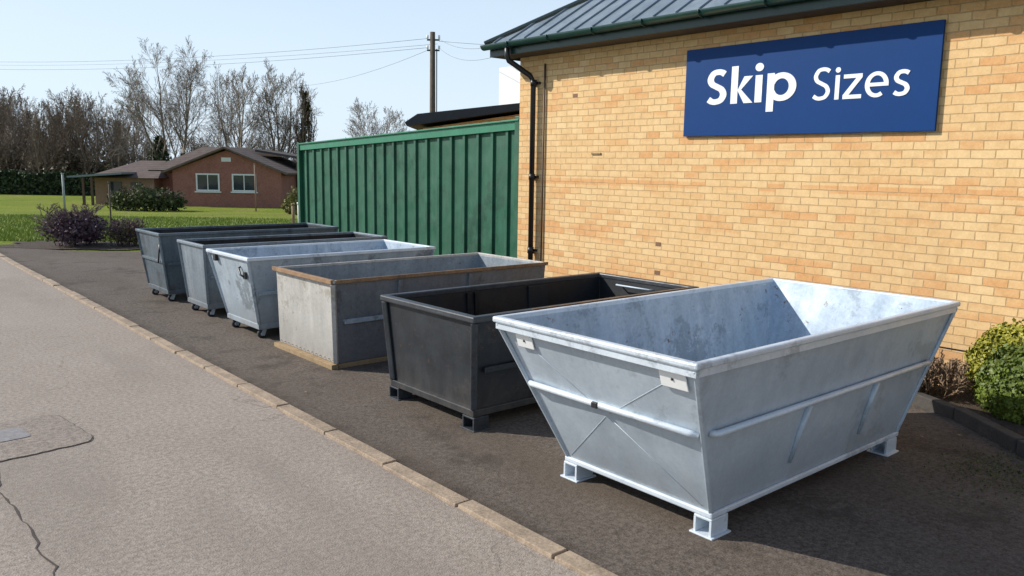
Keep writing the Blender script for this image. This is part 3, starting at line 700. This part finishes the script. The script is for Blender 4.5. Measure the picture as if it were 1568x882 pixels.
def slope(name,r0,z0,r1,z1,f0,f1,m,th=.14):
    d=Vector((r1-r0,z1-z0)).normalized(); nx,nz=-d.y*th,d.x*th
    if nz<0: nx,nz=-nx,-nz
    prism(name,[(r0,z0),(r1,z1),(r1,z1+nz),(r0+nx,z0+nz)],f0,f1,m,hs,0)
slope('roof_right',E+.55,ez-.22,mid,az,F0-.5,F0+9.5,tile); slope('roof_left',Bw-.6,ez-.25,mid-.01,az-.004,F0-.5,F0+9.5,tile)
Cw=hr(225)
def wing(name,ra,rb,fa,fb,eav,rid,wallm):
    prism(name+'_wall',[(ra,Z0-.1),(rb,Z0-.1),(rb,eav),(ra,eav)],fa,fb,wallm,hs,0)
    fm=(fa+fb)/2; e=.55
    v=[W(ra-e,fa-e,eav-.1),W(rb+e,fa-e,eav-.1),W(rb+e,fb+e,eav-.1),W(ra-e,fb+e,eav-.1),W(ra+2.2,fm,rid),W(rb-.3,fm,rid)]
    obj(name+'_roof',v,[(0,1,5,4),(1,2,5),(2,3,4,5),(3,0,4),(3,2,1,0)],tile,hs)
wing('cross_wing',Cw,mid,F0+2.0,F0+9,1.7,3.45,redb)
tanb=simple('tan_brick',(.27,.165,.115),.9)
wing('garage_wing',hr(140),hr(232),F0+.6,F0+6.5,1.1,2.3,tanb)
prism('carport_slab',[(hr(118),.98),(hr(200),1.28),(hr(200),1.42),(hr(118),1.10)],F0-1.2,F0+3,simple('slate_blue',(.16,.2,.23),.5),hs,0)
for u in (139,152,): prism('carport_post',[(hr(u)-.08,Z0-.1),(hr(u)+.08,Z0-.1),(hr(u)+.08,1.05),(hr(u)-.08,1.05)],F0-1,F0-.88,brownw,hs,0)
for u0,u1 in ((302,338),(357,394)):
    a,b_=hr(u0),hr(u1); z0,z1=.12,1.42
    prism('window_glass',[(a+.08,z0+.08),(b_-.08,z0+.08),(b_-.08,z1-.08),(a+.08,z1-.08)],F0-.03,F0+.01,glass,hs,0)
    for r0,r1,q0,q1 in ((a,a+.11,z0,z1),(b_-.11,b_,z0,z1),(a+.11,b_-.11,z0,z0+.11),(a+.11,b_-.11,z1-.11,z1),((a+b_)/2-.03,(a+b_)/2+.03,z0+.11,z1-.11)):
        prism('window_frame',[(r0,q0),(r1,q0),(r1,q1),(r0,q1)],F0-.08,F0-.002,trim,hs,0)
    prism('window_sill',[(a-.1,z0-.1),(b_+.1,z0-.1),(b_+.1,z0-.01),(a-.1,z0-.01)],F0-.14,F0-.002,trim,hs,0)
prism('gable_vent',[(mid-.35,2.3),(mid+.35,2.3),(mid+.35,2.6),(mid-.35,2.6)],F0-.05,F0-.002,trim,hs,0)
for u0,u1 in ((160,182),(196,212)):
    a,b_=hr(u0),hr(u1); prism('wing_window',[(a,-.2),(b_,-.2),(b_,.7),(a,.7)],F0+.55,F0+.598,glass,hs,0)
prism('side_store_wall',[(E+.05,Z0-.1),(hr(470),Z0-.1),(hr(470),1.9),(E+.05,2.4)],F0+4,F0+9,brownw,hs,0)
prism('side_store_roof',[(mid+1,3.1),(hr(478),2.35),(hr(478),2.5),(mid+1,3.28)],F0+3.6,F0+9.4,simple('dark_tiles',(.07,.06,.055),.9),hs,0)
def shrub(name,R,F,r,h,m,n=1500,size=.12,seed=0,z=None):
    b=W(R,F,z); e=empty(name,b); c,d=ell(n,(b.x,b.y,b.z+h*.48),(r,r,h*.55),.35,.2,seed); P,Fc=leaf_mesh(c,size); np_obj('leaves',P,Fc,m,e)
    V,Ft=twig_clump(h*1.1,r*2.1,seed+500,.008); np_obj('stems',V+np.array(b),Ft,bark_d,e); return e
grn=foliage('shrub_green',(.03,.045,.014),(.07,.09,.028),(.13,.15,.05),1.2)
yel=foliage('shrub_yellow',(.10,.10,.03),(.2,.19,.06),(.3,.28,.1),2)
for i,(u,F_,r,h) in enumerate(((190,52,1.0,1.3),(215,51.5,1.2,1.6),(245,52,1.2,1.4),(266,53,.8,1.2),(455,48,.5,1.6),(448,50,.6,1.2))):
    R=(u-787)/1240*F_; shrub('garden_shrub',R,F_,r,h,grn if i<4 else yel,900,.14,i+5)
def post(name,u,F_,h,w,m):
    b=W((u-787)/1240*F_,F_); e=empty(name,b); tube('shaft',[b-Vector((0,0,.1)),b+Vector((0,0,h))],w,m,e,8); tube('cap',[b+Vector((0,0,h)),b+Vector((0,0,h+.06))],w*1.3,m,e,8); return e
post('garden_post',98,44,2.1,.06,simple('grey_post',(.30,.33,.32),.6))
post('wooden_stake',168,26,1.5,.025,wood); post('clothes_pole',392,54,3.1,.05,simple('pole_tan',(.25,.17,.12),.7)); post('wooden_bollard',459,27,.9,.07,trim); post('wooden_bollard',449,29,.8,.06,timb)
pur=foliage('purple_leaves',(.05,.024,.034),(.11,.06,.08),(.21,.14,.17),3)
def ground_shrub(name,x,y,r,h,m,n,size,seed):
    e=empty(name,(x,y,0)); C=[]
    for k in range(9):
        a=rng.uniform(0,6.28); q_=r*.55*math.sqrt(rng.random()); c,_=ell(n//9,(x+q_*math.cos(a),y+q_*math.sin(a),h*rng.uniform(.3,.6)),(r*.5,r*.5,h*.36),.2,.25,seed+k); C.append(c)
    P,F=leaf_mesh(np.concatenate(C),size); np_obj('leaves',P,F,m,e)
    for k in range(5):
        V,F=twig_clump(h*1.08,r*1.7,seed*9+k,.005); np_obj('twigs',V+np.array([x+rng.uniform(-.3,.3)*r,y+rng.uniform(-.3,.3)*r,0]),F,bark_d if k%2 else pur,e)
ground_shrub('purple_shrub',4.95,23.5,.95,1.02,pur,4200,.055,3)
ground_shrub('small_shrub',6.1,22.7,.55,.68,foliage('brown_leaves',(.06,.05,.02),(.12,.09,.04),(.2,.16,.08),3),700,.05,7)
ground_shrub('small_shrub',6.8,22.4,.4,.45,foliage('olive_leaves',(.05,.045,.015),(.10,.085,.03),(.17,.14,.06),3),600,.05,9)
# ------------------------------------------------------------------ bushes, bed, edging
bed=[(6.35,1.0),(7.12,2.02),(7.66,2.7),(7.95,3.3),(8.05,4.2),(8.05,10.0),(9.298,10.0),(9.298,-4),(6.0,-4)]
obj('planting_bed_soil',[(x,y,.05+random.uniform(0,.03)) for x,y in bed],[tuple(range(len(bed)))],soil_m)
es=empty('stone_edging',(7.6,2.7,0))
path=[Vector((x,y,0)) for x,y in ((6.1,.0),(6.35,1.0),(7.12,2.02),(7.66,2.7),(7.95,3.3),(8.05,4.2),(8.05,10.0))]
for a,b in zip(path[:-1],path[1:]):
    L=(b-a).length; n=max(1,round(L/.62)); d=(b-a)/n
    for i in range(n):
        h=.14+random.uniform(-.01,.012)
        beam('edging_block',a+d*(i+.01)+Vector((0,0,h/2-.02)),a+d*(i+.985)+Vector((0,0,h/2-.02)),.10+random.uniform(0,.015),h,stone_m,es,bevel=.012)
boxm=foliage('box_leaves',(.03,.055,.010),(.10,.15,.02),(.22,.26,.04),2.5,.5)
boxy=foliage('box_leaves_golden',(.08,.10,.012),(.27,.27,.03),(.48,.43,.07),2.5,.5)
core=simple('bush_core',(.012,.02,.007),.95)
def bush(c,r,m,n,size,seed):
    e=empty('box_bush',(c[0],c[1],0)); P_,d=ell(n,c,r,.86,.055,seed); keep=P_[:,2]>.02; P_,d=P_[keep],d[keep]
    P_=P_+rng.normal(size=P_.shape)*.018
    P,F=leaf_mesh(P_,size,d); np_obj('leaves',P,F,m,e)
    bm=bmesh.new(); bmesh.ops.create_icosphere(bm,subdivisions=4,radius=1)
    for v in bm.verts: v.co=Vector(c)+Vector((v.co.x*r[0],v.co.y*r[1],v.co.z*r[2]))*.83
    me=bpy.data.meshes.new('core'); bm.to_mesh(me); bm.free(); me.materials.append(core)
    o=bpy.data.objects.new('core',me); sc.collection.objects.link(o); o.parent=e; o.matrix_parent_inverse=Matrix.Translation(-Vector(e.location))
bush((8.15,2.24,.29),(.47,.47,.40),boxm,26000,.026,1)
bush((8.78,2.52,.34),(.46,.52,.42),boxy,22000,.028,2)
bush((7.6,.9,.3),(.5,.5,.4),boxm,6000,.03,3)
dry=simple('dry_stems',(.27,.18,.11),.9,0,.4,20,0)
e=empty('dry_shrub',(8.35,3.3,0))
for k in range(14):
    V,F=twig_clump(rng.uniform(.3,.5),rng.uniform(.5,.9),900+k,.0022)
    np_obj('twigs',V+np.array([8.35+rng.uniform(-.35,.35),3.3+rng.uniform(-.6,.6),.05]),F,dry,e)
# ------------------------------------------------------------------ grass blades, leaves
n=42000
F_=22+16*rng.random(n)**1.3; u=rng.uniform(-.68,-.25,n); X=CA*u*F_+SA*F_; Y=-SA*u*F_+CA*F_
ey=np.interp(X,[3.11,3.4,3.9,4.5,5.2,6.2,7.5,9.5,12.5],[24.3,23.9,23.1,22.2,21.5,20.8,20.3,19.9,19.3])
kp=(Y>ey+.05)&(X>3.15); X,Y=X[kp],Y[kp]; n=len(X)
Z=np.array([terr(a,b) for a,b in zip(X,Y)])-.015; h=rng.uniform(.04,.11,n); w=rng.uniform(.008,.02,n); a=rng.uniform(0,6.28,n); lx=rng.normal(0,.03,n); ly=rng.normal(0,.03,n)
P=np.stack([np.stack([X-w*np.cos(a),Y-w*np.sin(a),Z],1),np.stack([X+w*np.cos(a),Y+w*np.sin(a),Z],1),np.stack([X+lx,Y+ly,Z+h],1)],1).reshape(-1,3)
np_obj('grass_blades',P,np.arange(3*n).reshape(-1,3),foliage('grass_blade',(.10,.16,.015),(.20,.28,.03),(.34,.38,.07),.8))
n=34; X=rng.uniform(3.2,7.2,n); Y=rng.uniform(.8,8,n)
P,F=leaf_mesh(np.stack([X,Y,np.full(n,.018)],1),.022,np.tile([0,0,1.],(n,1))*4); np_obj('fallen_leaves',P,F,foliage('dead_leaves',(.12,.07,.03),(.25,.17,.08),(.4,.32,.16),3))
n=1400; X=rng.normal(6.55,.28,n); Y=rng.normal(1.95,.24,n)
P,F=leaf_mesh(np.stack([X,Y,np.full(n,.014)],1),.012,np.tile([0,0,1.],(n,1))); np_obj('moss',P,F,foliage('moss_green',(.04,.055,.015),(.07,.09,.025),(.12,.14,.04),5))
# ------------------------------------------------------------------ sky, sun, camera
EL=math.radians(33); h=Vector((.64,-.768,0)).normalized()
w=bpy.data.worlds.new('World'); sc.world=w; w.use_nodes=True; nt=w.node_tree; bg=nt.nodes['Background']
sk=nt.nodes.new('ShaderNodeTexSky'); sk.sky_type='NISHITA'; sk.sun_disc=False; sk.sun_elevation=EL; sk.sun_rotation=math.atan2(-h.x,-h.y)
sk.air_density=1.0; sk.dust_density=.7; sk.ozone_density=2.5
tc=nt.nodes.new('ShaderNodeTexCoord'); sp=nt.nodes.new('ShaderNodeSeparateXYZ'); nt.links.new(tc.outputs['Generated'],sp.inputs[0])
rp=nt.nodes.new('ShaderNodeValToRGB'); nt.links.new(sp.outputs[2],rp.inputs[0]); e=rp.color_ramp.elements
e[0].position=0; e[0].color=(.95,.95,.95,1); e[1].position=1; e[1].color=(.03,.03,.03,1)
for p_,c_ in ((.10,.84),(.22,.66),(.40,.30),(.6,.09)): x=e.new(p_); x.color=(c_,c_,c_,1)
mp=nt.nodes.new('ShaderNodeMapping'); mp.inputs['Scale'].default_value=(1.2,1.2,5); nt.links.new(tc.outputs['Generated'],mp.inputs[0])
nn=nt.nodes.new('ShaderNodeTexNoise'); nn.inputs['Scale'].default_value=1.6; nn.inputs['Detail'].default_value=4; nn.inputs['Distortion'].default_value=.6; nt.links.new(mp.outputs[0],nn.inputs['Vector'])
ma=nt.nodes.new('ShaderNodeMath'); ma.operation='MULTIPLY_ADD'; nt.links.new(nn.outputs['Fac'],ma.inputs[0]); ma.inputs[1].default_value=.22; ma.inputs[2].default_value=.89
mb=nt.nodes.new('ShaderNodeMath'); mb.operation='MULTIPLY'; nt.links.new(rp.outputs[0],mb.inputs[0]); nt.links.new(ma.outputs[0],mb.inputs[1]); mb.use_clamp=True
mx=nt.nodes.new('ShaderNodeMix'); mx.data_type='RGBA'; nt.links.new(mb.outputs[0],mx.inputs[0]); nt.links.new(sk.outputs[0],mx.inputs[6]); mx.inputs[7].default_value=(5.2,6.15,7.1,1)
nt.links.new(mx.outputs[2],bg.inputs[0]); bg.inputs[1].default_value=.15
sl=bpy.data.lights.new('sun','SUN'); sl.energy=5.0; sl.angle=math.radians(.5); sl.color=(1,.95,.87)
so=bpy.data.objects.new('sun',sl); sc.collection.objects.link(so)
so.rotation_euler=Vector((h.x*math.cos(EL),h.y*math.cos(EL),-math.sin(EL))).to_track_quat('-Z','Y').to_euler()
TH=math.atan(184.5/1233); RO=math.radians(.9)
fw=Vector((SA*math.cos(TH),CA*math.cos(TH),-math.sin(TH))); r0=Vector((CA,-SA,0)); u0=r0.cross(fw)
r=r0*math.cos(RO)+u0*math.sin(RO); u=u0*math.cos(RO)-r0*math.sin(RO)
cam=bpy.data.cameras.new('camera'); cam.lens=36*1233/1568; cam.sensor_width=36; cam.clip_end=3000; cam.clip_start=.05
co=bpy.data.objects.new('camera',cam); sc.collection.objects.link(co)
mt=Matrix(((r.x,u.x,-fw.x,0),(r.y,u.y,-fw.y,0),(r.z,u.z,-fw.z,2.2),(0,0,0,1))); co.matrix_world=mt
sc.camera=co
sc.view_settings.view_transform='Standard'; sc.view_settings.look='None'; sc.view_settings.exposure=0
